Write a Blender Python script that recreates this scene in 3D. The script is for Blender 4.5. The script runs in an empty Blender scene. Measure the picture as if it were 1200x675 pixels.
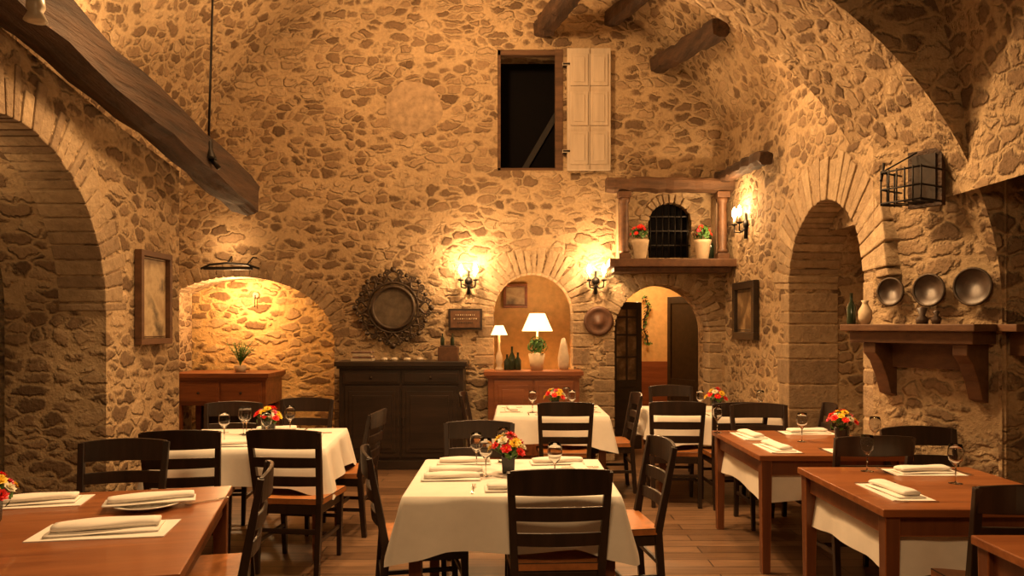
import bpy, bmesh, math, random
from mathutils import Vector, Matrix
random.seed(7)
K=1.1
pi=math.pi
C=bpy.context
scene=C.scene
# ------------------------------------------------------------------ materials
def newmat(name):
    m=bpy.data.materials.new(name); m.use_nodes=True
    nt=m.node_tree; b=nt.nodes['Principled BSDF']
    return m,nt,b
def N(nt,t,**kw):
    n=nt.nodes.new(t)
    for k,v in kw.items(): setattr(n,k,v)
    return n
def ramp(nt,fac,stops):
    r=N(nt,'ShaderNodeValToRGB')
    e=r.color_ramp.elements
    while len(e)<len(stops): e.new(0.5)
    for i,(p,c) in enumerate(stops):
        e[i].position=p; e[i].color=(c[0],c[1],c[2],1)
    nt.links.new(fac,r.inputs[0]); return r.outputs[0]
def mix(nt,a,b,f,mode='MIX'):
    n=N(nt,'ShaderNodeMix',data_type='RGBA',blend_type=mode)
    for s,x in ((n.inputs[0],f),(n.inputs[6],a),(n.inputs[7],b)):
        if hasattr(x,'links'): nt.links.new(x,s)
        elif isinstance(x,(int,float)): s.default_value=x
        else: s.default_value=(x[0],x[1],x[2],1)
    return n.outputs[2]
def vscale(nt,v,s):
    n=N(nt,'ShaderNodeVectorMath',operation='MULTIPLY'); nt.links.new(v,n.inputs[0]); n.inputs[1].default_value=s; return n.outputs[0]
def noise(nt,v,sc,det=4,rough=.6):
    n=N(nt,'ShaderNodeTexNoise'); nt.links.new(v,n.inputs['Vector']); n.inputs['Scale'].default_value=sc
    n.inputs['Detail'].default_value=det; n.inputs['Roughness'].default_value=rough; return n
def bump(nt,b,h,s,d):
    n=N(nt,'ShaderNodeBump'); n.inputs['Strength'].default_value=s; n.inputs['Distance'].default_value=d
    nt.links.new(h,n.inputs['Height']); nt.links.new(n.outputs[0],b.inputs['Normal'])
def stone(name,sc=(5.2,5.2,10.5),tint=(1,1,1),mort=(.52,.385,.235),mw=.27,bd=.026):
    m,nt,b=newmat(name); L=nt.links
    tc=N(nt,'ShaderNodeTexCoord').outputs['Object']
    n1=noise(nt,tc,1.9,2)
    sub=N(nt,'ShaderNodeVectorMath',operation='SUBTRACT'); L.new(n1.outputs['Color'],sub.inputs[0]); sub.inputs[1].default_value=(.5,.5,.5)
    s1=vscale(nt,sub.outputs[0],(.45,.45,.12))
    n2=noise(nt,tc,11,3)
    sub2=N(nt,'ShaderNodeVectorMath',operation='SUBTRACT'); L.new(n2.outputs['Color'],sub2.inputs[0]); sub2.inputs[1].default_value=(.5,.5,.5)
    s2=vscale(nt,sub2.outputs[0],(.13,.13,.075))
    a=N(nt,'ShaderNodeVectorMath',operation='ADD'); L.new(tc,a.inputs[0]); L.new(s1,a.inputs[1])
    a2=N(nt,'ShaderNodeVectorMath',operation='ADD'); L.new(a.outputs[0],a2.inputs[0]); L.new(s2,a2.inputs[1])
    v=vscale(nt,a2.outputs[0],sc)
    vo=N(nt,'ShaderNodeTexVoronoi'); L.new(v,vo.inputs['Vector']); vo.inputs['Scale'].default_value=1; vo.inputs['Randomness'].default_value=.88
    ve=N(nt,'ShaderNodeTexVoronoi',feature='DISTANCE_TO_EDGE'); L.new(v,ve.inputs['Vector']); ve.inputs['Scale'].default_value=1; ve.inputs['Randomness'].default_value=.88
    sep=N(nt,'ShaderNodeSeparateColor'); L.new(vo.outputs['Color'],sep.inputs[0])
    nf=noise(nt,tc,30,5,.7)
    ed=N(nt,'ShaderNodeMath',operation='MULTIPLY_ADD'); L.new(nf.outputs[0],ed.inputs[0]); ed.inputs[1].default_value=.14; L.new(ve.outputs['Distance'],ed.inputs[2])
    mr=N(nt,'ShaderNodeMapRange',interpolation_type='SMOOTHSTEP'); L.new(ed.outputs[0],mr.inputs[0])
    mr.inputs[1].default_value=.09; mr.inputs[2].default_value=mw
    rad=N(nt,'ShaderNodeMath',operation='MULTIPLY_ADD'); L.new(sep.outputs[2],rad.inputs[0]); rad.inputs[1].default_value=-.28; L.new(vo.outputs['Distance'],rad.inputs[2])
    mr2=N(nt,'ShaderNodeMapRange',interpolation_type='SMOOTHSTEP'); L.new(rad.outputs[0],mr2.inputs[0])
    mr2.inputs[1].default_value=.30; mr2.inputs[2].default_value=.64; mr2.inputs[3].default_value=1; mr2.inputs[4].default_value=0
    mk=N(nt,'ShaderNodeMath',operation='MULTIPLY'); L.new(mr.outputs[0],mk.inputs[0]); L.new(mr2.outputs[0],mk.inputs[1])
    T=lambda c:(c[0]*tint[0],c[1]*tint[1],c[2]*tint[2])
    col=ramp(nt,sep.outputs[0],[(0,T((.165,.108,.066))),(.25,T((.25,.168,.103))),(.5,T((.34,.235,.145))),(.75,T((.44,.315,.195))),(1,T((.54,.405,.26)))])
    col=mix(nt,col,ramp(nt,nf.outputs[0],[(.25,(.45,.43,.4)),(.7,(1.22,1.22,1.22))]),.6,'MULTIPLY')
    mc=mix(nt,T(mort),ramp(nt,nf.outputs[0],[(.25,(.62,.59,.56)),(.7,(1.12,1.12,1.12))]),.7,'MULTIPLY')
    out=mix(nt,mc,col,mk.outputs[0])
    nb=noise(nt,tc,.9,3)
    out=mix(nt,out,ramp(nt,nb.outputs[0],[(.3,(.74,.70,.65)),(.65,(1.12,1.1,1.06))]),.85,'MULTIPLY')
    L.new(out,b.inputs['Base Color']); b.inputs['Roughness'].default_value=.9
    b.inputs['Specular IOR Level'].default_value=.2
    ma=N(nt,'ShaderNodeMath',operation='MULTIPLY_ADD'); L.new(nf.outputs[0],ma.inputs[0]); ma.inputs[1].default_value=.65
    hm=N(nt,'ShaderNodeMath',operation='MULTIPLY_ADD'); L.new(sep.outputs[1],hm.inputs[0]); hm.inputs[1].default_value=.7; hm.inputs[2].default_value=.5
    h2=N(nt,'ShaderNodeMath',operation='MULTIPLY'); L.new(hm.outputs[0],h2.inputs[0]); L.new(mk.outputs[0],h2.inputs[1])
    L.new(h2.outputs[0],ma.inputs[2])
    bump(nt,b,ma.outputs[0],1.0,bd)
    return m
def blockstone(name,c1,c2):
    m,nt,b=newmat(name); L=nt.links
    tc=N(nt,'ShaderNodeTexCoord').outputs['Object']
    g=N(nt,'ShaderNodeNewGeometry')
    col=mix(nt,c1,c2,g.outputs['Random Per Island'])
    nf=noise(nt,tc,14,6,.7)
    col=mix(nt,col,ramp(nt,nf.outputs[0],[(.25,(.5,.47,.43)),(.7,(1.2,1.2,1.2))]),.75,'MULTIPLY')
    L.new(col,b.inputs['Base Color']); b.inputs['Roughness'].default_value=.9
    bump(nt,b,nf.outputs[0],.9,.03)
    return m
def wood(name,c1,c2,axis=0,rough=.4,sc=6,coat=0,bd=.004):
    m,nt,b=newmat(name); L=nt.links
    tc=N(nt,'ShaderNodeTexCoord').outputs['Object']
    s=[sc*2.5]*3; s[axis]=sc*.25
    n=noise(nt,vscale(nt,tc,tuple(s)),1.0,6,.65)
    L.new(ramp(nt,n.outputs[0],[(.3,c1),(.7,c2)]),b.inputs['Base Color'])
    b.inputs['Roughness'].default_value=rough; b.inputs['Coat Weight'].default_value=coat
    bump(nt,b,n.outputs[0],.25 if bd<.01 else 1,bd)
    return m
def plain(name,c,rough=.5,metal=0,nz=.15,bm=0,**kw):
    m,nt,b=newmat(name)
    tc=N(nt,'ShaderNodeTexCoord').outputs['Object']
    n=noise(nt,tc,12,4)
    lo=tuple(x*(1-nz) for x in c); hi=tuple(min(1,x*(1+nz)) for x in c)
    nt.links.new(ramp(nt,n.outputs[0],[(.3,lo),(.7,hi)]),b.inputs['Base Color'])
    b.inputs['Roughness'].default_value=rough; b.inputs['Metallic'].default_value=metal
    for k,v in kw.items(): b.inputs[k.replace('_',' ')].default_value=v
    if bm: bump(nt,b,n.outputs[0],.5,bm)
    return m
def emis(name,c,s):
    m,nt,b=newmat(name)
    b.inputs['Base Color'].default_value=(*c,1); b.inputs['Emission Color'].default_value=(*c,1); b.inputs['Emission Strength'].default_value=s
    return m
M_stone=stone('stone_wall')
M_stone_v=stone('stone_vault',sc=(7.5,6,9.5))
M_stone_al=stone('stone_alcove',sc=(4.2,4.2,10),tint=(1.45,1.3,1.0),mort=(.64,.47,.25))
M_block=blockstone('arch_blocks',(.35,.245,.145),(.52,.39,.24))
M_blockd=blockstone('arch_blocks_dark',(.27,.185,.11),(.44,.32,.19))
M_plaster=plain('plaster_yellow',(.66,.45,.20),.9,0,.15,.004)
M_patch=plain('plaster_patch',(.36,.255,.155),.95,0,.3,.02)
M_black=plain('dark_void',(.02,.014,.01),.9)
M_beam=wood('beam_wood',(.018,.009,.005),(.10,.05,.024),1,.75,5,0,.035)
M_beamx=wood('beam_wood_x',(.05,.024,.010),(.17,.085,.04),0,.75,5,0,.02)
M_chair=wood('chair_wood',(.012,.007,.004),(.036,.018,.011),2,.36,8)
M_seat=plain('seat_leather',(.40,.15,.042),.42,0,.3)
M_table=wood('table_wood',(.20,.06,.018),(.38,.135,.042),0,.33,6,.2)
M_tleg=wood('table_leg_wood',(.11,.033,.012),(.2,.07,.025),2,.4,6)
M_dark=wood('sideboard_wood',(.014,.009,.006),(.04,.023,.014),0,.4,6)
M_red=wood('cabinet_wood',(.15,.045,.015),(.30,.10,.032),0,.4,6)
M_mid=wood('shelf_wood',(.07,.03,.014),(.16,.075,.033),1,.55,6)
M_cloth=plain('linen',(.84,.79,.71),.85,0,.04,.001)
M_napk=plain('napkin_linen',(.88,.84,.77),.9,0,.04,.002)
M_iron=plain('iron',(.02,.016,.013),.5,.7)
M_bronze=plain('bronze',(.07,.048,.032),.5,.5,.4,.004)
M_silver=plain('silver',(.6,.57,.52),.22,1)
M_white=wood('shutter_paint',(.42,.34,.25),(.58,.48,.36),2,.6,5)
M_ceramic=plain('ceramic',(.55,.46,.34),.35)
M_plate=plain('dark_pottery',(.065,.04,.027),.4,.1,.4)
M_porc=plain('porcelain',(.75,.72,.66),.2)
M_terr=plain('cream_pot',(.58,.45,.30),.6)
M_vase=plain('black_vase',(.02,.02,.02),.25)
M_leaf=plain('leaf',(.07,.18,.03),.6,0,.4)
M_rd=plain('petal_red',(.85,.02,.015),.5); M_yl=plain('petal_yellow',(1,.62,.03),.5); M_pk=plain('petal_pink',(.75,.06,.12),.5); M_wh=plain('petal_white',(.85,.8,.6),.5)
M_glass,_nt,_b=newmat('glass'); _b.inputs['Transmission Weight'].default_value=1; _b.inputs['Roughness'].default_value=.02; _b.inputs['IOR'].default_value=1.3
M_dark_room=plain('dark_room_panel',(.003,.002,.002),.8,Specular_IOR_Level=0.1)  # near-black colour stands in for the unlit space behind the windows
M_shaded_wood=wood('shaded_wood',(.006,.003,.002),(.016,.008,.004),2,.7,5)  # wood colour darkened to imitate shade inside the window recess
M_flame=emis('bulb',(1,.72,.36),70)
M_shade=emis('lampshade',(1,.68,.32),2.6)
def art(name,cs,sc):
    m,nt,b=newmat(name); tc=N(nt,'ShaderNodeTexCoord').outputs['Object']
    n=noise(nt,tc,sc,5); nt.links.new(ramp(nt,n.outputs[0],[(.3,cs[0]),(.5,cs[1]),(.68,cs[2])]),b.inputs['Base Color']); b.inputs['Roughness'].default_value=.4
    return m
M_art=art('painting',((.04,.025,.015),(.16,.10,.05),(.4,.28,.15)),6)
M_art2=art('painting_light',((.25,.16,.08),(.5,.38,.22),(.1,.07,.04)),5)
M_bottle=plain('bottle_glass',(.02,.03,.015),.15)
M_book=plain('books',(.16,.08,.05),.7,0,.6)
def floor_mat():
    m,nt,b=newmat('floor_planks'); L=nt.links
    tc=N(nt,'ShaderNodeTexCoord').outputs['Object']
    br=N(nt,'ShaderNodeTexBrick'); L.new(tc,br.inputs['Vector']); br.offset=.37
    br.inputs['Scale'].default_value=1; br.inputs['Brick Width'].default_value=1.3; br.inputs['Row Height'].default_value=.15
    br.inputs['Mortar Size'].default_value=.004; br.inputs['Color1'].default_value=(.14,.077,.041,1); br.inputs['Color2'].default_value=(.26,.15,.082,1); br.inputs['Mortar'].default_value=(.02,.01,.006,1)
    n=noise(nt,vscale(nt,tc,(2.2,26,1)),1,6,.65)
    c=mix(nt,br.outputs['Color'],ramp(nt,n.outputs[0],[(.3,(.5,.5,.5)),(.7,(1.25,1.25,1.25))]),.8,'MULTIPLY')
    L.new(c,b.inputs['Base Color']); b.inputs['Roughness'].default_value=.36
    bump(nt,b,br.outputs['Fac'],-.4,.003)
    return m
M_floor=floor_mat()
# ------------------------------------------------------------------ mesh builder
class MB:
    def __init__(s,k=1.0): s.k=k;s.v=[];s.f=[];s.mi=[];s.sm=[];s.mats=[];s.M=Matrix()
    def mat(s,m):
        if m not in s.mats: s.mats.append(m)
        return s.mats.index(m)
    def add(s,vs,fs,m,smooth=False):
        b=len(s.v); i=s.mat(m)
        for v in vs: s.v.append((s.M@Vector(v))*s.k)
        for f in fs: s.f.append([b+q for q in f]); s.mi.append(i); s.sm.append(smooth)
    def box(s,c,d,m,rot=None):
        R=rot if rot is not None else Matrix.Identity(3)
        vs=[Vector(c)+R@Vector((d[0]/2*a,d[1]/2*b,d[2]/2*e)) for a in(-1,1) for b in(-1,1) for e in(-1,1)]
        s.add(vs,[(0,1,3,2),(4,6,7,5),(0,4,5,1),(2,3,7,6),(0,2,6,4),(1,5,7,3)],m)
    def box2(s,a,b,m):
        s.box([(a[i]+b[i])/2 for i in range(3)],[abs(b[i]-a[i]) for i in range(3)],m)
    def bar(s,p0,p1,w,h,m,w1=None,h1=None,up=(0,0,1)):
        p0=Vector(p0);p1=Vector(p1);d=(p1-p0).normalized();u=Vector(up)
        if abs(d.dot(u))>.98: u=Vector((0,1,0))
        x=d.cross(u).normalized();z=x.cross(d)
        w1=w if w1 is None else w1;h1=h if h1 is None else h1
        vs=[]
        for p,a,b in((p0,w,h),(p1,w1,h1)):
            for q,r in((-1,-1),(1,-1),(1,1),(-1,1)): vs.append(p+x*q*a/2+z*r*b/2)
        s.add(vs,[(0,3,2,1),(4,5,6,7),(0,1,5,4),(1,2,6,5),(2,3,7,6),(3,0,4,7)],m)
    def tube(s,path,r,m,n=8,closed=False):
        P=[Vector(p) for p in path]; c=len(P); rs=r if isinstance(r,(list,tuple)) else [r]*c
        vs=[];prev=None
        for i,p in enumerate(P):
            if closed: d=P[(i+1)%c]-P[i-1]
            else: d=P[min(i+1,c-1)]-P[max(i-1,0)]
            d.normalize()
            if prev is None:
                u=Vector((0,0,1)) if abs(d.z)<.9 else Vector((1,0,0))
                x=d.cross(u).normalized()
            else:
                x=(prev-d*prev.dot(d)).normalized()
            prev=x; y=d.cross(x)
            for j in range(n):
                a=2*pi*j/n; vs.append(p+x*math.cos(a)*rs[i]+y*math.sin(a)*rs[i])
        fs=[]
        for i in range(c if closed else c-1):
            for j in range(n):
                a=i*n+j;b=i*n+(j+1)%n;i2=((i+1)%c)*n
                fs.append((a,b,i2+(j+1)%n,i2+j))
        if not closed: fs+= [tuple(range(n))[::-1],tuple((c-1)*n+j for j in range(n))]
        s.add(vs,fs,m,True)
    def lathe(s,prof,c,m,n=20,R=None,smooth=True):
        R=R if R is not None else Matrix.Identity(3); c=Vector(c); vs=[];fs=[]
        for r,z in prof:
            for j in range(n):
                a=2*pi*j/n; vs.append(c+R@Vector((r*math.cos(a),r*math.sin(a),z)))
        for i in range(len(prof)-1):
            for j in range(n):
                fs.append((i*n+j,i*n+(j+1)%n,(i+1)*n+(j+1)%n,(i+1)*n+j))
        fs.append(tuple(range(n))[::-1]); fs.append(tuple((len(prof)-1)*n+j for j in range(n)))
        s.add(vs,fs,m,smooth)
    def mesh(s,name,bevel=0):
        me=bpy.data.meshes.new(name); me.from_pydata([tuple(v) for v in s.v],[],s.f)
        for m in s.mats: me.materials.append(m)
        for p,i,q in zip(me.polygons,s.mi,s.sm): p.material_index=i; p.use_smooth=q
        bm=bmesh.new(); bm.from_mesh(me)
        bmesh.ops.recalc_face_normals(bm,faces=bm.faces)
        if bevel:
            es=[e for e in bm.edges if len(e.link_faces)==2 and e.calc_face_angle(0)>.7 and not e.link_faces[0].smooth]
            bmesh.ops.bevel(bm,geom=es,offset=bevel,segments=2,affect='EDGES',profile=.6,clamp_overlap=True)
        bm.to_mesh(me); bm.free(); me.update()
        return me
    def obj(s,name,bevel=0,center=True):
        me=s.mesh(name,bevel)
        o=bpy.data.objects.new(name,me); C.collection.objects.link(o)
        if center and len(me.vertices):
            xs=[v.co for v in me.vertices]
            c=Vector([(min(v[i] for v in xs)+max(v[i] for v in xs))/2 for i in range(3)])
            me.transform(Matrix.Translation(-c)); o.location=c
        return o
def inst(me,name,loc,rz=0,sc=None):
    o=bpy.data.objects.new(name,me); C.collection.objects.link(o); o.location=loc; o.rotation_euler=(0,0,rz)
    if sc: o.scale=sc
    return o
# ------------------------------------------------------------------ walls with openings
def ell(cx,a,zs,b,n=28): return [(cx-a*math.cos(pi*i/n),zs+b*math.sin(pi*i/n)) for i in range(n+1)]
def archpoly(cx,a,zs,b,z0): return [(cx-a,z0)]+ell(cx,a,zs,b)+[(cx+a,z0)]
def slab(name,poly,mapf,t0,t1,mat):
    mb=MB(K); n=len(poly)
    vs=[mapf(u,z,t0) for u,z in poly]+[mapf(u,z,t1) for u,z in poly]
    fs=[tuple(range(n)),tuple(range(2*n-1,n-1,-1))]+[(i,(i+1)%n,n+(i+1)%n,n+i) for i in range(n)]
    mb.add(vs,fs,mat); return mb.obj(name,center=False)
def cut(o,cutters):
    for c in cutters:
        m=o.modifiers.new('b','BOOLEAN'); m.operation='DIFFERENCE'; m.object=c; m.solver='EXACT'
    C.view_layer.update(); dg=C.evaluated_depsgraph_get()
    me=bpy.data.meshes.new_from_object(o.evaluated_get(dg)); o.modifiers.clear(); o.data=me
    for c in cutters: bpy.data.objects.remove(c,do_unlink=True)
def vouss(mb,pts,thick,n,mapf,prot,mat,back=.25,jit=.12):
    L=[0]
    for i in range(1,len(pts)): L.append(L[-1]+math.dist(pts[i],pts[i-1]))
    def at(s):
        s=max(0,min(L[-1],s))
        for i in range(1,len(L)):
            if s<=L[i]+1e-9:
                k=(s-L[i-1])/(L[i]-L[i-1]); a=pts[i-1];b=pts[i]
                d=((b[0]-a[0])/(L[i]-L[i-1]),(b[1]-a[1])/(L[i]-L[i-1]))
                return (a[0]+(b[0]-a[0])*k,a[1]+(b[1]-a[1])*k),(-d[1],d[0])
    cuts=[0]
    for i in range(n): cuts.append(cuts[-1]+random.uniform(.7,1.3))
    cuts=[c/cuts[-1]*L[-1] for c in cuts]
    for i in range(n):
        g=.006
        s0=cuts[i]+g; s1=cuts[i+1]-g
        th=thick*(1+random.uniform(-jit,jit)); th2=th*(1+random.uniform(-.06,.06)); pr=prot*(1+random.uniform(-.9,.6))
        (a,na),(b,nb)=at(s0),at(s1)
        q=[(a[0]-na[0]*.01,a[1]-na[1]*.01),(b[0]-nb[0]*.01,b[1]-nb[1]*.01),(b[0]+nb[0]*th2,b[1]+nb[1]*th2),(a[0]+na[0]*th,a[1]+na[1]*th)]
        vs=[mapf(u,z,-pr) for u,z in q]+[mapf(u,z,back) for u,z in q]
        mb.add(vs,[(0,1,2,3),(7,6,5,4),(0,4,5,1),(1,5,6,2),(2,6,7,3),(3,7,4,0)],mat)
BACK=lambda u,z,t:(u,8+t,z)
LEFT=lambda u,z,t:(-2.6-t,u,z)
RIGHT=lambda u,z,t:(2.22+(8-u)*.025+t,u,z)
bw=slab('wall_back',[(-3.9,-.02),(3.4,-.02),(3.4,5.5),(-3.9,5.5)],BACK,0,.5,M_stone)
cs=[slab('c',archpoly(-2.85,1.0,1.28,.65,-.2),BACK,-.3,.8,M_stone),
    slab('c',archpoly(.22,.42,1.55,.42,.85),BACK,-.3,.8,M_stone),
    slab('c',archpoly(1.56,.5,1.35,.5,-.2),BACK,-.3,.8,M_stone),
    slab('c',[(-.15,3.03),(.53,3.03),(.53,4.29),(-.15,4.29)],BACK,-.3,.8,M_stone),
    slab('c',archpoly(1.645,.225,2.5,.2,2.12),BACK,-.3,.2,M_stone)]
cut(bw,cs)
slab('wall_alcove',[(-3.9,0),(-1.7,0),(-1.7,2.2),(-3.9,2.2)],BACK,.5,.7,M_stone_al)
lw=slab('wall_left',[(-2,-.02),(6,-.02),(6,2.62),(5,2.74),(3.9,2.93),(2,3.3),(-2,3.3)],LEFT,0,.65,M_stone)
cut(lw,[slab('c',archpoly(3.95,.97,1.5,1.0,-.2),LEFT,-.3,.9,M_stone)])
slab('wall_left_rear',[(-2,0),(8.4,0),(8.4,2.5),(-2,2.5)],lambda u,z,t:(-3.5-t,u,z),0,.2,M_stone)
mb=MB(K); mb.box2((-3.49,2.9,0),(-3.44,5.1,2.6),M_black); mb.obj('side_passage_dark_panel')  # black panel stands in for the darkness of the room beyond the arch
rw=slab('wall_right',[(4.85,-.02),(8.3,-.02),(8.3,3.7),(4.85,3.7)],RIGHT,0,1.0,M_stone)
cut(rw,[slab('c',archpoly(5.64,.64,1.7,.64,-.2),RIGHT,-.3,.85,M_stone)])
W0=Vector((2.3,4.85,0)); W1=Vector((2.69,4.2,0)); WD=(W1-W0).normalized(); WN=Vector((-.857,-.514,0))
def WALL2(u,z,t):
    p=W0+WD*u-WN*t; return (p.x,p.y,z)
slab('wall_right_shelf',[(-.02,-.02),(.77,-.02),(.77,3.6),(-.02,3.6)],WALL2,0,.5,M_stone)
mb=MB(K); vouss(mb,ell(.22,.42,1.55,.42),.25,21,BACK,.01,M_block); vouss(mb,ell(1.56,.5,1.35,.5),.17,23,BACK,.01,M_block)
vouss(mb,ell(1.645,.225,2.5,.2),.08,11,BACK,.015,M_block,.1)
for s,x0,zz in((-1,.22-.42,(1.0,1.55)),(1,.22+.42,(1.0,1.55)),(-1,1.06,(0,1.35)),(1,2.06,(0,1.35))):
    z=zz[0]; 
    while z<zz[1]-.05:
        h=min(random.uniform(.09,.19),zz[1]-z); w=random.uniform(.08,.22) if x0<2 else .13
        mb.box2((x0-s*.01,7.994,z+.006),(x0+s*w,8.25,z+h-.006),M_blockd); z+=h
mb.obj('trim_back_arches',bevel=.01,center=False)
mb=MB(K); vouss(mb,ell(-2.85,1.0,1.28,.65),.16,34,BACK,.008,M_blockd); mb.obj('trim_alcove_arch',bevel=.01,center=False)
mb=MB(K); vouss(mb,ell(5.64,.64,1.7,.64),.31,27,RIGHT,.01,M_block,.4)
for s,x0 in((-1,5.0),(1,6.28)):
    z=0
    while z<1.66:
        h=min(random.uniform(.1,.22),1.7-z); w=random.uniform(.1,.3) if s>0 else .13
        vs=[RIGHT(a,b,t) for t in(-.006,.4) for a,b in((x0-s*.01,z+.006),(x0+s*w,z+.006),(x0+s*w,z+h-.006),(x0-s*.01,z+h-.006))]
        mb.add(vs,[(0,1,2,3),(7,6,5,4),(0,4,5,1),(1,5,6,2),(2,6,7,3),(3,7,4,0)],M_blockd); z+=h
mb.obj('trim_right_arch',bevel=.01,center=False)
mb=MB(K); vouss(mb,ell(3.95,.97,1.5,1.0),.24,38,LEFT,.008,M_blockd,.3,.25)
mb.obj('trim_left_arch',bevel=.01,center=False)
mb=MB(K); n=56; ys=[-2+10.2*i/24 for i in range(25)]
vs=[(-.5+3*math.cos(pi*j/n),y,2.15+3*math.sin(pi*j/n)) for y in ys for j in range(n+1)]
fs=[(i*(n+1)+j,i*(n+1)+j+1,(i+1)*(n+1)+j+1,(i+1)*(n+1)+j) for i in range(24) for j in range(n)]
mb.add(vs,fs,M_stone_v,True); mb.obj('ceiling',center=False)
mb=MB(K); near=[(2.68,0)];far=[(2.5,0)];out=[(4.2,0)]
for i in range(37):
    a=pi/2*i/36
    near.append((-.52+3.2*math.cos(a),1.5+2.4*math.sin(a))); far.append((-.5+3.0*math.cos(a),1.86+2.11*math.sin(a))); out.append((-.5+4.7*math.cos(a),1.5+4.3*math.sin(a)))
near.append((-4,3.9));far.append((-4,3.97));out.append((-4,5.8))
n=len(near)
rows=[[(x,4.2,z) for x,z in near]]
for k in range(1,5):
    t=k/4; rows.append([(near[i][0]*(1-t)+far[i][0]*t,4.2+t,near[i][1]*(1-t)+far[i][1]*t) for i in range(n)])
vs=[p for r in rows for p in r]
mb.add(vs,[(r*n+i,r*n+i+1,(r+1)*n+i+1,(r+1)*n+i) for r in range(len(rows)-1) for i in range(n-1)],M_stone_v,True)
vs=[(x,4.2,z) for x,z in near]+[(x,4.2,z) for x,z in out]
mb.add(vs,[(i,i+1,n+i+1,n+i) for i in range(n-1)],M_stone)
vs=[(x,5.2,z) for x,z in far]+[(x,5.2,z) for x,z in out]
mb.add(vs,[(i,i+1,n+i+1,n+i) for i in range(n-1)],M_stone)
mb.obj('wall_transverse_arch',center=False)
mb=MB(K); mb.box2((-3.6,-2.2,-.02),(4.2,-2,5.3),M_stone); mb.obj('wall_rear',center=False)
mb=MB(K); mb.box2((3.3,-2,-.02),(3.5,4.2,5.3),M_stone); mb.obj('wall_right_front',center=False)
mb=MB(K); mb.box2((-4.6,-2.2,-.1),(4.2,11.2,0),M_floor); mb.obj('floor',center=False)
mb=MB(K)
mb.box2((.85,10.0,0),(2.5,10.1,2.4),M_plaster); mb.box2((.9,9.97,0),(2.45,10.0,.95),M_red)
mb.box2((.85,8.5,0),(.9,10,2.4),M_plaster); mb.box2((2.45,8.5,0),(2.5,10,2.4),M_plaster); mb.box2((.85,8.5,2.3),(2.5,10.1,2.4),M_plaster)
mb.obj('wall_corridor',center=False)
mb=MB(K)
mb.box2((-.6,9.0,.8),(.8,9.05,2.3),M_plaster); mb.box2((-.62,8.5,.8),(-.57,9.05,2.3),M_plaster); mb.box2((.78,8.5,.8),(.83,9.05,2.3),M_plaster)
mb.box2((-.6,8.5,2.25),(.8,9.05,2.3),M_plaster); mb.box2((-.6,8.5,.8),(.8,9.05,.85),M_plaster)
mb.obj('wall_niche',center=False)
mb=MB(K); pts=[(-1.03+(.3+random.uniform(-.02,.02))*math.cos(2*pi*i/28),3.68+(.28+random.uniform(-.02,.02))*math.sin(2*pi*i/28)) for i in range(28)]
mb.add([(x,7.995,z) for x,z in pts]+[(x,8.02,z) for x,z in pts],[tuple(range(28))]+[(i,(i+1)%28,28+(i+1)%28,28+i) for i in range(28)],M_patch); mb.obj('trim_plaster_patch')
# window
mb=MB(K)
mb.box2((-.15,8.44,3.03),(.53,8.46,4.29),M_dark_room)
mb.box2((-.15,8.11,3.03),(-.14,8.44,4.29),M_shaded_wood); mb.box2((.52,8.11,3.03),(.53,8.44,4.29),M_shaded_wood); mb.box2((-.15,8.11,3.03),(.53,8.44,3.04),M_shaded_wood)
for a,b in(((-.16,8.02,3.03),(-.12,8.1,4.29)),((.45,7.99,3.03),(.53,8.1,4.29)),((-.15,8.02,4.24),(.53,8.1,4.29)),((-.15,8.02,3.03),(.53,8.1,3.06))): mb.box2(a,b,M_beamx)
mb.bar((.12,8.42,3.1),(.5,8.42,3.75),.02,.06,M_shaded_wood)
mb.obj('window_1')
mb=MB(K)
mb.box2((.57,7.93,3.02),(1.02,7.97,4.28),M_white)
for x0,x1 in((.60,.785),(.805,.99)):
    for z0,z1 in((3.08,3.42),(3.48,3.83),(3.89,4.22)):
        mb.box2((x0,7.915,z0),(x1,7.93,z1),M_white); mb.box2((x0+.035,7.905,z0+.035),(x1-.035,7.915,z1-.035),M_white)
mb.box2((.79,7.91,3.02),(.80,7.93,4.28),M_iron)
for z in(3.2,4.1): mb.box2((.52,7.92,z),(.62,7.985,z+.03),M_iron)
mb.obj('window_shutter',bevel=.006)
def logbeam(name,p0,p1,w,h,seed,mat=M_beam,ax=1):
    rnd=random.Random(seed); mb=MB(K); p0=Vector(p0);p1=Vector(p1);d=(p1-p0).normalized()
    x=d.cross(Vector((0,0,1))).normalized(); z=x.cross(d); n=18; m=14; vs=[]
    jit=[rnd.uniform(.86,1.06) for _ in range(m)]
    for i in range(n+1):
        p=p0.lerp(p1,i/n)+x*rnd.uniform(-.01,.01)+z*rnd.uniform(-.012,.012); wob=1+rnd.uniform(-.05,.05)
        for j in range(m):
            a=2*pi*j/m+.26; c,s=math.cos(a),math.sin(a); e=.5
            cx=abs(c)**e*(1 if c>0 else -1);sz=abs(s)**e*(1 if s>0 else -1); q=jit[j]*wob*(1+rnd.uniform(-.04,.04))
            vs.append(p+x*cx*w/2*q+z*sz*h/2*q)
    fs=[(i*m+j,i*m+(j+1)%m,(i+1)*m+(j+1)%m,(i+1)*m+j) for i in range(n) for j in range(m)]+[tuple(range(m)),tuple(n*m+j for j in range(m))]
    mb.add(vs,fs,mat); return mb.obj(name)
logbeam('ceiling_beam',(-2.5,2.6,3.24),(-2.43,7.0,2.57),.3,.3,1)
logbeam('vault_beam_stub',(1.50,8.1,4.14),(1.80,6.6,3.97),.17,.17,2)
logbeam('vault_beam_stub',(1.03,8.1,4.62),(1.32,6.8,4.5),.17,.17,3)
logbeam('vault_beam_stub',(.28,8.1,4.5),(.62,6.9,4.52),.2,.2,4)
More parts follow.
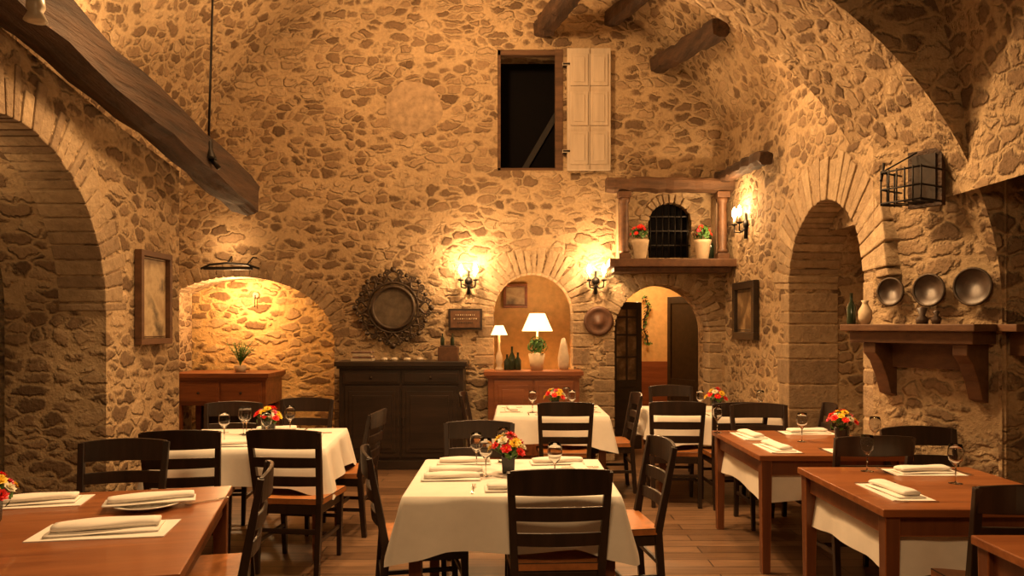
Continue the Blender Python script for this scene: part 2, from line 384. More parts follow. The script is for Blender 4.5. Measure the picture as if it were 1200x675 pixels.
logbeam('vault_beam_stub',(-1.5,8.1,4.92),(-1.6,6.9,4.85),.16,.16,6)
mb=MB(K)
mb.box2((.97,7.62,2.0),(2.24,8.02,2.08),M_mid); mb.box2((1.02,7.68,1.95),(2.2,8.02,2.0),M_mid)
for x in(1.13,2.12):
    mb.box2((x-.06,7.68,2.08),(x+.06,7.8,2.14),M_mid)
    mb.lathe([(.05,0),(.055,.03),(.04,.05),(.048,.25),(.042,.5),(.055,.52),(.06,.56)],(x,7.74,2.14),M_mid,16)
    mb.box2((x-.065,7.675,2.7),(x+.065,7.805,2.76),M_mid)
    mb.box2((x-.05,7.8,2.08),(x+.05,8.02,2.74),M_block)
mb.obj('balcony_shelf',bevel=.008)
logbeam('balcony_beam',(.95,7.76,2.83),(2.28,7.76,2.83),.2,.14,5,M_beamx)
logbeam('balcony_beam',(2.12,7.9,2.92),(2.14,6.45,2.83),.12,.12,8,M_beam)
mb=MB(K)
for i in range(7): mb.tube([(1.45+.065*i,8.06,2.12),(1.45+.065*i,8.06,2.5+.2*math.sqrt(max(0,1-((1.45+.065*i-1.645)/.225)**2)))],.008,M_iron,6)
for z in(2.25,2.4,2.55): mb.box2((1.42,8.055,z),(1.87,8.065,z+.012),M_iron)
mb.box2((1.42,8.14,2.12),(1.87,8.16,2.7),M_dark_room)
mb.obj('window_2')
def door_leaf(name,px,py,ang,w,h,glass,sgn=1):
    mb=MB(K); mb.M=Matrix.Translation((px,py,0))@Matrix.Rotation(ang,4,'Z')
    mb.box2((0,-.02,.02),(.06*w/.45,.02,h),M_dark); mb.box2((w-.06,-.02,.02),(w,.02,h),M_dark)
    for z0,z1 in((.02,.2),(.72,.8),(h-.08,h)): mb.box2((.05,-.018,z0),(w-.05,.018,z1),M_dark)
    mb.box2((.05,-.01,.2),(w-.05,.01,.72),M_dark)
    if glass:
        mb.box2((.05,-.003,.8),(w-.05,.003,h-.08),M_art)
        for z in(1.05,1.3,1.5): mb.box2((.05,-.012,z),(w-.05,.012,z+.02),M_dark)
        mb.box2((w/2-.01,-.012,.8),(w/2+.01,.012,h-.08),M_dark)
    else: mb.box2((.05,-.01,.8),(w-.05,.01,h-.08),M_dark)
    mb.obj(name,bevel=.004)
door_leaf('door_1',1.12,8.6,math.radians(18),.36,1.68,True)
door_leaf('door_2',2.1,8.55,math.radians(118),.55,1.75,False)
# ------------------------------------------------------------------ wall decor
RF=Matrix.Rotation(pi/2,3,'X')
mb=MB(K); cx,cz=-1.23,1.6; y=7.95
mb.lathe([(.0,0),(.205,0),(.21,.02),(.0,.02)],(cx,y+.02,cz),plain('mirror_face',(.12,.09,.06),.5,.2,.35),40,RF,False)
mb.tube([(cx+.215*math.cos(a),y-.01,cz+.215*math.sin(a)) for a in[2*pi*i/48 for i in range(48)]],.02,M_bronze,8,True)
mb.tube([(cx+.26*math.cos(a),y,cz+.26*math.sin(a)) for a in[2*pi*i/48 for i in range(48)]],.014,M_bronze,8,True)
for k in range(16):
    a0=2*pi*k/16; big=1.0 if k%4==0 else (.86 if k%2==0 else .72)
    for sg in(-1,1):
        P=[]
        for i in range(15):
            t=i/14; rr=.27+.15*big*t-.045*t*t; aa=a0+sg*(.03+.15*math.sin(pi*t)); P.append((cx+rr*math.cos(aa),y,cz+rr*math.sin(aa)))
        mb.tube(P,[.016-.007*i/14 for i in range(15)],M_bronze,6)
        c=(cx+(.30+.07*big)*math.cos(a0+sg*.17),cz+(.30+.07*big)*math.sin(a0+sg*.17))
        mb.tube([(c[0]+(.03-.0016*i)*math.cos(i*.6),y,c[1]+(.03-.0016*i)*math.sin(i*.6)) for i in range(14)],.009,M_bronze,6)
    r=.27+.125*big; mb.lathe([(.002,0),(.03*big,.01),(.032*big,.02),(.002,.035)],(cx+r*math.cos(a0),y+.015,cz+r*math.sin(a0)),M_bronze,8,RF)
mb.obj('ornate_wall_mirror')
mb=MB(K); mb.box2((-.66,7.96,1.37),(-.31,8.0,1.59),M_dark); mb.box2((-.64,7.95,1.39),(-.33,7.965,1.57),M_mid)
for i,(z,w) in enumerate(((1.515,.2),(1.475,.24),(1.435,.16))):
    x=-.485-w/2
    while x<-.485+w/2:
        q=random.uniform(.008,.018); mb.box2((x,7.946,z),(x+q,7.952,z+.018),M_bronze if i==2 else M_terr); x+=q+.008
mb.obj('wooden_sign',bevel=.003)
mb=MB(K); mb.lathe([(.0,0),(.15,0),(.155,.02),(.13,.035),(.11,.022),(.06,.02),(.05,.03),(.0,.032)],(.9,8.0,1.46),plain('carved_wood',(.10,.045,.025),.5,0,.4),32,RF)
mb.obj('round_wall_plaque')
def frame(name,mapf,u0,u1,z0,z1,fw,fm,am,lin=.0):
    mb=MB(K)
    def bx(a,b,c,d,t0,t1,m):
        vs=[mapf(x,z,t) for t in(t0,t1) for x,z in((a,c),(b,c),(b,d),(a,d))]
        mb.add(vs,[(0,1,2,3),(7,6,5,4),(0,4,5,1),(1,5,6,2),(2,6,7,3),(3,7,4,0)],m)
    bx(u0,u1,z0,z0+fw,-.055,-.005,fm);bx(u0,u1,z1-fw,z1,-.055,-.005,fm);bx(u0,u0+fw,z0+fw,z1-fw,-.055,-.005,fm);bx(u1-fw,u1,z0+fw,z1-fw,-.055,-.005,fm)
    bx(u0+fw,u1-fw,z0+fw,z1-fw,-.02,-.005,am)
    i=fw*1.3; q=.006
    for a,b,c,d in((u0+i,u1-i,z0+i,z0+i+q),(u0+i,u1-i,z1-i-q,z1-i)): bx(a,b,c,d,-.027,-.02,M_ceramic)
    return mb.obj(name,bevel=.004)
frame('framed_painting',LEFT,5.28,5.76,1.28,1.94,.04,M_mid,M_art2)
frame('framed_painting',RIGHT,6.97,7.6,1.28,1.83,.07,M_dark,M_art)
frame('framed_picture',lambda u,z,t:(u,8.99+t,z),-.1,.18,1.62,1.9,.03,M_red,M_art2)
def sconce(name,mapf,u,z):
    mb=MB(K); P=lambda a,b,t:mapf(a,b,t)
    mb.tube([P(u,z-.16,-.015),P(u,z+.08,-.015)],[.018,.012],M_iron,8)
    mb.tube([P(u,z-.02,-.0),P(u,z-.02,-.03)],.04,M_iron,12)
    for s in(-1,1):
        mb.tube([P(u,z-.06,-.02),P(u+s*.03,z-.1,-.06),P(u+s*.07,z-.09,-.1),P(u+s*.075,z-.03,-.1)],.008,M_iron,6)
        c=P(u+s*.075,z-.03,-.1); mb.lathe([(.01,0),(.03,.01),(.032,.018),(.012,.02)],c,M_iron,12)
        mb.lathe([(.012,0),(.012,.06)],(c[0],c[1],c[2]+.018),M_ceramic,10)
        mb.lathe([(.008,0),(.022,.02),(.024,.045),(.014,.08),(.002,.10)],(c[0],c[1],c[2]+.078),M_flame,10)
    mb.obj(name)
sconce('wall_sconce',BACK,-.45,1.90); sconce('wall_sconce',BACK,.87,1.90); sconce('wall_sconce',RIGHT,7.3,2.4)
mb=MB(K)
mb.tube([(-3.2,7.9,2.0),(-3.1,7.88,2.04),(-2.92,7.87,2.055),(-2.72,7.88,2.04),(-2.6,7.9,2.0)],.012,M_iron,8)
mb.tube([(-2.92,7.87,2.05),(-2.92,8.0,2.13)],.01,M_iron,8); mb.tube([(-2.72,7.88,2.04),(-2.68,7.95,2.12),(-2.66,8.0,2.12)],.008,M_iron,8)
mb.bar((-3.15,7.86,2.0),(-2.66,7.86,2.0),.05,.03,M_iron); mb.obj('alcove_wall_lamp')
mb=MB(K); mb.lathe([(.0,0),(.045,0),(.03,.03),(.0,.04)],(-2.83,8.5,1.75),M_ceramic,16,RF); mb.tube([(-2.83,8.46,1.75),(-2.83,8.45,1.62)],.006,M_iron); mb.obj('wall_hook')
mb=MB(K); mb.tube([(-2.28,5.9,4.6),(-2.33,5.9,2.85)],.009,M_iron,6)
mb.lathe([(.015,.12),(.03,.08),(.03,.03),(.055,-.03),(.06,-.05),(.03,-.05)],(-2.33,5.9,2.74),M_iron,16); mb.tube([(-2.33,5.9,2.72),(-2.25,5.9,2.62)],.02,M_iron); mb.obj('pendant_lamp')
mb=MB(K); mb.lathe([(.02,.1),(.035,.09),(.04,.04),(.03,.02),(.05,-.02),(.02,-.02)],(-2.14,3.45,2.80),M_ceramic,16); mb.tube([(-2.14,3.45,2.89),(-2.3,3.45,3.0)],.015,M_iron); mb.obj('ceiling_spot_lamp')
mb=MB(K)
def bx2(a,b,c,d,t0,t1,m):
    vs=[WALL2(x,z,t) for t in(t0,t1) for x,z in((a,c),(b,c),(b,d),(a,d))]
    mb.add(vs,[(0,1,2,3),(7,6,5,4),(0,4,5,1),(1,5,6,2),(2,6,7,3),(3,7,4,0)],m)
o=.05
bx2(.24+o,.44+o,2.1,2.43,-.13,-.09,M_beam); bx2(.27+o,.41+o,2.13,2.40,-.14,-.125,M_dark); bx2(.3+o,.38+o,2.2,2.35,-.1,.02,M_iron)
for z in(2.12,2.2,2.3):
    mb.tube([WALL2(.2+o,z,-.13),WALL2(.2+o,z,-.33),WALL2(.44+o,z,-.33),WALL2(.44+o,z,-.13)],.006,M_iron,6)
for k in range(6):
    u=.2+o+.048*k; mb.tube([WALL2(u,2.31,-.33),WALL2(u,2.11,-.33),WALL2(u,2.12,-.14)],.005,M_iron,6)
for t in(-.2,-.27): mb.tube([WALL2(.2+o,2.31,t),WALL2(.2+o,2.11,t)],.005,M_iron,6)
mb.tube([WALL2(.2+o,2.3,-.33),WALL2(.3+o,2.42,-.14)],.005,M_iron,6); mb.tube([WALL2(.2+o,2.25,-.33),WALL2(.2+o,2.36,-.3)],.008,M_iron,6)
mb.obj('wrought_iron_basket')
mb=MB(K)
bx2(-.06,.75,1.38,1.42,-.28,.0,M_mid); bx2(-.02,.72,1.31,1.38,-.24,0,M_mid)
for ua in(.06,.6):
    prof=[(0,1.31),(-.22,1.31),(-.22,1.25),(-.16,1.2),(-.1,1.1),(-.06,1.0),(0,.98)]
    n=len(prof); vs=[WALL2(ua,z,t) for t,z in prof]+[WALL2(ua+.08,z,t) for t,z in prof]
    mb.add(vs,[tuple(range(n)),tuple(range(2*n-1,n-1,-1))]+[(i,(i+1)%n,n+(i+1)%n,n+i) for i in range(n)],M_mid)
bx2(.1,.64,1.16,1.31,-.05,0,M_mid)
mb.obj('mantel_shelf',bevel=.006)
mb=MB(K); mb.box2((2.64,4.02,1.38),(2.95,4.2,1.42),M_mid); mb.box2((2.72,4.06,1.25),(2.78,4.2,1.38),M_mid); mb.obj('wall_shelf',bevel=.006)
RW=WN.to_track_quat('Z','Y').to_matrix()
for u,r,z in((.13,.085,1.62),(.37,.095,1.62),(.62,.105,1.63)):
    mb=MB(K); c=Vector(WALL2(u,z,-.02))
    mb.lathe([(.0,0),(r*.55,0),(r,.035),(r*1.02,.04),(r*.93,.035),(r*.6,.015),(.0,.012)],c,M_plate,32,RW)
    mb.tube([c+RW@Vector((r*.97*math.cos(2*pi*i/32),r*.97*math.sin(2*pi*i/32),.035)) for i in range(32)],.008,M_bronze,6,True)
    mb.obj('decorative_plate')
def lathe_obj(name,prof,loc,m,k=1,n=20):
    mb=MB(k); mb.lathe(prof,loc,m,n); return mb.obj(name)
bottle=[(.0,0),(.032,0),(.034,.01),(.034,.13),(.012,.18),(.011,.235),(.014,.24),(.0,.24)]
jug=[(.0,0),(.025,0),(.04,.035),(.04,.08),(.02,.115),(.016,.13),(.024,.145),(.0,.145)]
for u,t,pr,m,nm in((-.02,-.22,[(a*.8,b*.8) for a,b in bottle],M_bottle,'bottle'),(.06,-.2,jug,M_terr,'ceramic_jug'),(.43,-.22,[(0,0),(.03,0),(.035,.03),(.015,.05),(.03,.09),(.0,.1)],M_plate,'small_vase'),(.5,-.2,[(0,0),(.02,0),(.03,.03),(.01,.05),(.02,.07),(.0,.08)],M_plate,'small_vase')):
    p=WALL2(u,1.421,t); lathe_obj(nm,pr,p,m,K)
# ------------------------------------------------------------------ case furniture
def case(name,x0,x1,y0,y1,h,m,doors,drawers=0,topm=None,leg=0):
    mb=MB(K); topm=topm or m
    mb.box2((x0-.04,y0-.05,h-.045),(x1+.04,y1,h),topm); mb.box2((x0-.02,y0-.03,h-.07),(x1+.02,y1,h-.045),m)
    mb.box2((x0,y0,.09 if not leg else leg),(x1,y1,h-.07),m)
    if leg:
        for x in(x0+.03,x1-.03):
            for y in(y0+.03,y1-.03): mb.bar((x,y,0),(x,y,leg),.04,.04,m,.06,.06)
        mb.box2((x0+.02,y0+.02,.12),(x1-.02,y1-.02,.15),m); mb.box2((x0+.01,y1-.03,.15),(x1-.01,y1-.01,leg),M_dark)
    else: mb.box2((x0-.02,y0-.02,0),(x1+.02,y1,.09),m)
    zt=h-.09; zb=(.12 if not leg else leg+.02)
    if drawers:
        w=(x1-x0-.06)/drawers
        dh=.13 if doors else (zt-zb)
        for i in range(drawers):
            a=x0+.03+i*w; mb.box2((a+.01,y0-.015,zt-dh),(a+w-.01,y0,zt),m); mb.box2((a+.03,y0-.022,zt-dh+.02),(a+w-.03,y0-.015,zt-.02),m)
            mb.lathe([(.008,0),(.014,.012),(.0,.02)],(a+w/2,y0-.022,zt-dh/2),M_bronze,10,RF)
        zt-=dh+.02
    if doors:
        w=(x1-x0-.1)/doors
        for i in range(doors):
            a=x0+.05+i*w; mb.box2((a+.01,y0-.018,zb),(a+w-.01,y0,zt),m)
            for q,(s,t) in enumerate(((.05,.03),(.09,.04))):
                mb.box2((a+s,y0-.018-.01*(q+1),zb+s),(a+w-s,y0-.018,zt-s),m)
            mb.box2((a+(w-.03 if i%2==0 else .015),y0-.03,(zb+zt)/2-.04),(a+(w-.015 if i%2==0 else .03),y0-.018,(zb+zt)/2+.04),M_bronze)
    return mb.obj(name,bevel=.006)
case('sideboard',-1.70,-.48,7.55,7.97,1.06,M_dark,2,2)
case('wooden_cabinet',-.24,.67,7.65,7.97,.96,M_red,2)
case('console_table',-3.42,-2.5,7.8,8.35,.93,M_red,0,2,None,.6)
mb=MB(K)
for i in range(4): mb.box2((-1.6+random.uniform(-.01,.01),7.65,1.06+i*.025),(-1.4+random.uniform(-.02,.02),7.8,1.083+i*.025),M_book if i%2 else M_ceramic)
mb.obj('book_stack',bevel=.003)
for x in(-1.28,-1.18,-1.05,-.92): lathe_obj('small_tealight',[(0,0),(.03,0),(.034,.03),(.0,.035)],(x,7.7,1.06),M_ceramic,K)
mb=MB(K); mb.box2((-.74,7.65,1.06),(-.54,7.82,1.2),M_mid)
mb.box2((-.72,7.66,1.2),(-.56,7.81,1.215),M_dark); mb.obj('wooden_box',bevel=.004)
for x in(-.70,-.60): lathe_obj('bottle',[(a*.6,b*.5) for a,b in bottle],(x,7.73,1.215),M_bottle,K)
def lamp(name,loc,h,rs,stem=0):
    mb=MB(K); x,y,z=loc
    mb.lathe([(.0,0),(.06*h*2,0),(.05*h*2,.02),(.02,.05),(.05*h*2,.12*h*2),(.04*h*2,.2*h*2),(.012,.27*h*2),(.01,.36*h*2+stem)],(x,y,z),M_terr,16)
    zz=z+.34*h*2+stem
    vs=[];n=24
    for r,q in((rs,0),(rs*.5,rs*1.15)):
        for j in range(n): vs.append((x+r*math.cos(2*pi*j/n),y+r*math.sin(2*pi*j/n),zz+q))
    mb.add(vs,[(j,(j+1)%n,n+(j+1)%n,n+j) for j in range(n)],M_shade,True); mb.obj(name)
lamp('table_lamp',(.27,8.2,.852),.46,.165,.19); lamp('table_lamp',(-.13,7.78,.96),.38,.085,.1)
lathe_obj('white_vase',[(0,0),(.05,0),(.055,.05),(.06,.12),(.04,.24),(.02,.32),(.0,.33)],(.53,7.9,.96),M_ceramic,K)
mb=MB(K)
for i,(x,h) in enumerate(((-.05,.16),(.0,.24),(.06,.18))): mb.lathe([(a*1.0,b*h/.24) for a,b in bottle],(x,7.85,.96),M_bottle,14)
mb.obj('bottle_group')
def leafcl(mb,c,r,n,ms,size=.03,up=.5):
    c=Vector(c)
    for i in range(n):
        d=Vector((random.gauss(0,1),random.gauss(0,1),random.gauss(0,1)+up)).normalized(); p=c+d*r*random.uniform(.35,1)
        t=d.cross(Vector((random.random(),random.random(),random.random()))).normalized(); s=size*random.uniform(.7,1.3)
        q=d.cross(t)
        mb.add([p-q*s,p+t*s*.5+d*s*.25,p+q*s,p-t*s*.5+d*s*.25],[(0,1,2,3)],random.choice(ms))
def bloom(mb,c,nrm,r,m,mc):
    c=Vector(c);nrm=Vector(nrm).normalized(); u=nrm.orthogonal().normalized(); v=nrm.cross(u)
    for k,(np,rr,h) in enumerate(((7,1,.15),(6,.7,.4),(4,.4,.6))):
        for i in range(np):
            a=2*pi*i/np+k*.4; d=u*math.cos(a)+v*math.sin(a); s=nrm.cross(d)
            tip=c+d*r*rr+nrm*r*h; mid=c+d*r*rr*.6+nrm*r*(h*.4)
            mb.add([c,mid+s*r*.4*rr,tip,mid-s*r*.4*rr],[(0,1,2,3)],m)
    mb.lathe([(r*.16,0),(r*.12,r*.3),(.0,r*.35)],c,mc,6)
def vase_mesh(name,seed):
    random.seed(seed); mb=MB()
    mb.lathe([(0,0),(.04,0),(.046,.01),(.052,.09),(.048,.098),(.04,.09),(0,.088)],(0,0,0),M_vase,4 if seed%2 else 16,Matrix.Rotation(pi/4,3,'Z'),False)
    leafcl(mb,(0,0,.125),.08,50,[M_leaf],.024)
    for i in range(20):
        a=i*2.4; rr=.012+.085*math.sqrt(i/20); z=.20-.075*(i/20)+random.uniform(-.012,.012)
        mb.tube([(0,0,.08),(rr*math.cos(a),rr*math.sin(a),z)],.0015,M_leaf,4)
        bloom(mb,(rr*math.cos(a),rr*math.sin(a),z),(math.cos(a)*rr*12,math.sin(a)*rr*12,1),random.uniform(.026,.038),[M_rd,M_yl,M_yl,M_rd,M_wh,M_pk][(i+seed)%6],M_yl if i%2 else M_vase)
    return mb.mesh(name)
ME_v=[vase_mesh('flower_vase',s) for s in(3,6,9)]
def pot_plant(name,loc,pr,pm,r,n,blooms,k=K,size=.03,stretch=1):
    mb=MB(k); x,y,z=loc; mb.lathe(pr,loc,pm,20); h=max(b for a,b in pr)
    leafcl(mb,(x,y,z+h+r*.55),r,n,[M_leaf],size,.8)
    for i in range(blooms):
        a=random.uniform(0,6.28); q=r*random.uniform(.3,1); p=(x+q*math.cos(a),y+q*math.sin(a),z+h+r*random.uniform(.5,1.3)); bloom(mb,p,(math.cos(a),math.sin(a)-.5,.8),random.uniform(.018,.028),random.choice([M_rd,M_rd,M_pk]),M_yl)
    mb.obj(name)
urn=[(0,0),(.055,0),(.06,.02),(.075,.12),(.085,.17),(.09,.2),(.07,.2),(0,.19)]
pot_plant('potted_geranium',(1.3,7.78,2.08),urn,M_terr,.1,90,14)
pot_plant('potted_geranium',(1.93,7.78,2.08),urn,M_terr,.1,90,14)
# feathery green plant: arching stems with small leaves
mb=MB(K); x,y,z=-2.83,8.0,.93
mb.lathe([(0,0),(.05,0),(.065,.07),(.055,.07),(0,.065)],(x,y,z),M_terr,20)
for i in range(34):
    a=random.uniform(0,2*pi); sp_=random.uniform(.03,.15); hh=random.uniform(.16,.30)
    P=[Vector((x+sp_*math.cos(a)*(t**1.4),y+sp_*math.sin(a)*(t**1.4),z+.06+hh*(t-.22*t*t*(sp_/.15)))) for t in[q/7 for q in range(8)]]
    mb.tube(P,.0025,M_leaf,4)
    for j in range(2,8):
        for sg in(-1,1):
            d=Vector((math.cos(a+sg*1.2),math.sin(a+sg*1.2),.5)).normalized(); s=random.uniform(.02,.034); t=d.cross(Vector((0,0,1))).normalized()
            mb.add([P[j],P[j]+d*s*.5+t*s*.25,P[j]+d*s,P[j]+d*s*.5-t*s*.25],[(0,1,2,3)],M_leaf)
mb.obj('potted_plant')
pot_plant('potted_plant',(.25,7.76,.96),[(0,0),(.06,0),(.085,.17),(.07,.17),(0,.16)],M_terr,.11,150,2,K,.026)
lathe_obj('black_bottle',[(0,0),(.04,0),(.04,.15),(.015,.2),(.015,.26),(0,.26)],(2.04,7.9,2.08),M_bottle,K)
mb=MB(K); P=[(1.72+.03*math.sin(i),9.9,1.75-.07*i) for i in range(9)]; mb.tube(P,.008,M_iron,5)
for p in P: leafcl(mb,p,.06,8,[M_leaf,M_dark],.03)
mb.obj('hanging_vine')
# ------------------------------------------------------------------ chairs & tables (metres)
def chair_mesh():
    mb=MB()
    for s in(-1,1):
        mb.bar((s*.195,-.235,0),(s*.2,-.20,.46),.034,.036,M_chair,.036,.042,up=(0,1,0)); mb.bar((s*.2,-.20,.44),(s*.222,-.285,.9),.036,.042,M_chair,.034,.028,up=(0,1,0))
        mb.bar((s*.19,.2,0),(s*.2,.19,.45),.028,.028,M_chair,.04,.04,up=(0,1,0))
        mb.bar((s*.197,-.2,.40),(s*.197,.19,.40),.022,.055,M_chair)
        mb.bar((s*.193,-.215,.2),(s*.193,.195,.2),.018,.026,M_chair)
    mb.bar((-.2,.19,.40),(.2,.19,.40),.022,.055,M_chair); mb.bar((-.2,-.2,.40),(.2,-.2,.40),.022,.055,M_chair)
    mb.bar((-.195,0,.2),(.195,0,.2),.018,.024,M_chair); mb.bar((-.195,.195,.27),(.195,.195,.27),.018,.024,M_chair); mb.bar((-.195,-.215,.27),(.195,-.215,.27),.018,.024,M_chair)
    def slat(z,h,yb,hw):
        n=10; vs=[]
        for i in range(n+1):
            x=-hw+2*hw*i/n; q=1-(x/hw)**2; y=yb-.03*q; zt=z+h/2+.014*q*(1 if z>.8 else .3)
            for dy,zz in((-.009,z-h/2),(.009,z-h/2),(.009-.006,zt),(-.009-.006,zt)): vs.append((x,y+dy,zz))
        fs=[(i*4+j,i*4+(j+1)%4,i*4+4+(j+1)%4,i*4+4+j) for i in range(n) for j in range(4)]+[(0,1,2,3),(n*4+3,n*4+2,n*4+1,n*4)]
        mb.add(vs,fs,M_chair)
    slat(.85,.11,-.28,.225); slat(.705,.062,-.253,.212); slat(.585,.06,-.228,.208)
    vs=[];n=10
    for i in range(n+1):
        for j in range(n+1):
            a=-1+2*i/n;b=-1+2*j/n; vs.append((a*(.225+.008*b),b*.215+.005,.468-.012*(1-a*a)*(1-b*b)))
    top=len(vs); vs+=[(v[0],v[1],.43) for v in vs[:top]]
    g=lambda i,j:i*(n+1)+j
    fs=[(g(i,j),g(i+1,j),g(i+1,j+1),g(i,j+1)) for i in range(n) for j in range(n)]+[(top+g(i,j),top+g(i,j+1),top+g(i+1,j+1),top+g(i+1,j)) for i in range(n) for j in range(n)]
    for i in range(n):
        fs+=[(g(i,0),g(i+1,0),top+g(i+1,0),top+g(i,0)),(g(i,n),g(i+1,n),top+g(i+1,n),top+g(i,n)),(g(0,i),g(0,i+1),top+g(0,i+1),top+g(0,i)),(g(n,i),g(n,i+1),top+g(n,i+1),top+g(n,i))]
    mb.add(vs,fs,M_seat)
    return mb.mesh('dining_chair',.004)
ME_ch=chair_mesh()
def chair(x,y,r): return inst(ME_ch,'dining_chair',(x,y,0),math.radians(r))
def table(x,y,w,d,rot=0,cloth=True,h=.745,drop=.24,under=False):
    mb=MB(); m=M_table
    mb.box2((-w/2,-d/2,h-.035),(w/2,d/2,h),m)
    i=.05
    for a in(-1,1):
        for b in(-1,1): mb.bar((a*(w/2-i),b*(d/2-i),0),(a*(w/2-i),b*(d/2-i),h-.035),.052,.052,M_tleg,.068,.068)
    for b in(-1,1):
        mb.box2((-w/2+i,b*(d/2-i)-.012,h-.13),(w/2-i,b*(d/2-i)+.012,h-.035),M_tleg); mb.box2((b*(w/2-i)-.012,-d/2+i,h-.13),(b*(w/2-i)+.012,d/2-i,h-.035),M_tleg)
    o=inst(mb.mesh('dining_table',.005),'dining_table',(x,y,0),math.radians(rot))
    if cloth or under:
        ins=0 if cloth else .1
        mc=MB(); hx,hy=w/2+.008-ins,d/2+.008-ins; Np=176; per=4*(hx+hy)
        def pp(s):
            s%=per
            for L_,f in((2*hx,lambda t:(-hx+t,-hy)),(2*hy,lambda t:(hx,-hy+t)),(2*hx,lambda t:(hx-t,hy)),(2*hy,lambda t:(-hx,hy-t))):
                if s<=L_: return f(s)
                s-=L_
            return (-hx,-hy)
        P=[pp(per*i/Np) for i in range(Np)]; z0=h+.004 if cloth else h-.05; ph=random.uniform(0,6)
        if under: drop=.24
        vs=[(0,0,z0)]
        for q in(.35,.7,.985,1.0):
            for p in P: vs.append((p[0]*q,p[1]*q,z0-(.002 if q==1 else 0)))
        for k in range(1,8):
            t=k/7
            for i,p in enumerate(P):
                cd=min(math.dist(p,(a*hx,b*hy)) for a in(-1,1) for b in(-1,1)); c=max(0,1-cd/.22)**1.3
                ix=max(-hx+.1,min(hx-.1,p[0]));iy=max(-hy+.1,min(hy-.1,p[1])); nv=Vector((p[0]-ix,p[1]-iy)); nv=nv.normalized() if nv.length>1e-6 else Vector((0,0))
                s=per*i/Np; wv=.5+.5*math.sin(s*13+ph+1.5*math.sin(s*3.1)); 
                off=.006+t*(.022+.045*wv*(1-c)+.075*c)*(1 if cloth else .5)
                vs.append((p[0]+nv.x*off,p[1]+nv.y*off,z0-.004-drop*(1+.3*c*(1 if cloth else .3)+.03*math.sin(s*5+ph))*t))
        fs=[(0,1+i,1+(i+1)%Np) for i in range(Np)]
        for r in range(10):
            for i in range(Np): fs.append((1+r*Np+i,1+(r+1)*Np+i,1+(r+1)*Np+(i+1)%Np,1+r*Np+(i+1)%Np))
        mc.add(vs,fs,M_cloth,True)
        inst(mc.mesh('tablecloth'),'tablecloth',(x,y,0),math.radians(rot))
    return (x,y,math.radians(rot),h+(.005 if cloth else 0))
mb=MB(); mb.lathe([(0,0),(.034,0),(.034,.002),(.006,.006),(.0035,.015),(.0035,.085),(.012,.095),(.032,.12),(.038,.15),(.036,.175),(.031,.2),(.0295,.2),(.0345,.175),(.0365,.15),(.031,.122),(.01,.098),(0,.096)],(0,0,0),M_glass,20); ME_gl=mb.mesh('wine_glass')
mb=MB(); mb.lathe([(0,0),(.06,0),(.07,.004),(.105,.016),(.125,.02),(.126,.023),(.103,.02),(.07,.009),(0,.007)],(0,0,0),M_porc,36); ME_pl=mb.mesh('dinner_plate')
def napkin_mesh():
    mb=MB(); 
    for L_,w,z0,hh,dx,rt in((.31,.135,0,.010,0,0),(.29,.085,.009,.026,.004,.05)):
        vs=[];n=16;m=14
        for i in range(n+1):
            for j in range(m):
                a=2*pi*j/m; x=-L_/2+L_*i/n; e=1-.3*(abs(2*i/n-1)**6)
                yy=math.cos(a)*w/2*(1+.04*math.sin(x*22+z0*300)); zz=z0+hh/2+max(-1,min(1,math.sin(a)*1.3))*hh/2*e+.002*math.sin(x*25+j)
                vs.append((x*math.cos(rt)-yy*math.sin(rt)+dx,yy*math.cos(rt)+x*math.sin(rt),max(.001,zz)))
        fs=[(i*m+j,i*m+(j+1)%m,(i+1)*m+(j+1)%m,(i+1)*m+j) for i in range(n) for j in range(m)]+[tuple(range(m)),tuple(n*m+j for j in range(m))]
        mb.add(vs,fs,M_napk,True)
    return mb.mesh('folded_napkin')
ME_np=napkin_mesh()
mb=MB(); mb.box2((-.19,-.10,0),(.19,.10,.003),M_napk); ME_pm=mb.mesh('placemat')
mb=MB(); mb.bar((0,-.1,.003),(0,.03,.004),.012,.003,M_silver,.007,.003); mb.bar((0,.03,.004),(0,.05,.004),.007,.003,M_silver,.022,.003)
for q in(-1.5,-.5,.5,1.5): mb.bar((q*.0055,.05,.004),(q*.0055,.1,.007),.003,.002,M_silver)
ME_fk=mb.mesh('fork')
mb=MB(); mb.bar((0,-.11,.004),(0,-.01,.004),.014,.006,M_silver,.01,.005); mb.bar((0,-.01,.003),(0,.1,.003),.018,.002,M_silver,.008,.002); ME_kn=mb.mesh('knife')
def put(T,me,name,lx,ly,r=0,dz=0,sc=None):
    x,y,a,h=T; c,s=math.cos(a),math.sin(a)
    return inst(me,name,(x+lx*c-ly*s,y+lx*s+ly*c,h+dz+.0005),a+math.radians(r),sc)
def setting(T,lx,ly,r,mat_=False,glass=True):
    a=math.radians(r); f=lambda u,v:(lx+u*math.cos(a)-v*math.sin(a),ly+u*math.sin(a)+v*math.cos(a))
    dz=0
    if mat_: put(T,ME_pm,'placemat',*f(0,0),r); dz=.003
    put(T,ME_np,'folded_napkin',*f(0,0),r+4,dz)
    put(T,ME_fk,'fork',*f(-.21,0),r,0); put(T,ME_kn,'knife',*f(.205,0),r,0)
    if glass: put(T,ME_gl,'wine_glass',*f(.2,.19),0)
T1=table(0.0,4.12,1.02,1.0)
put(T1,ME_v[0],'flower_vase',-.02,.07)
setting(T1,.02,-.36,0); setting(T1,.38,.02,90,glass=False)
put(T1,ME_np,'folded_napkin',-.28,.36,2); put(T1,ME_gl,'wine_glass',-.2,.2); put(T1,ME_gl,'wine_glass',-.14,-.02); put(T1,ME_gl,'wine_glass',-.05,.40); put(T1,ME_np,'folded_napkin',.26,.36,5)
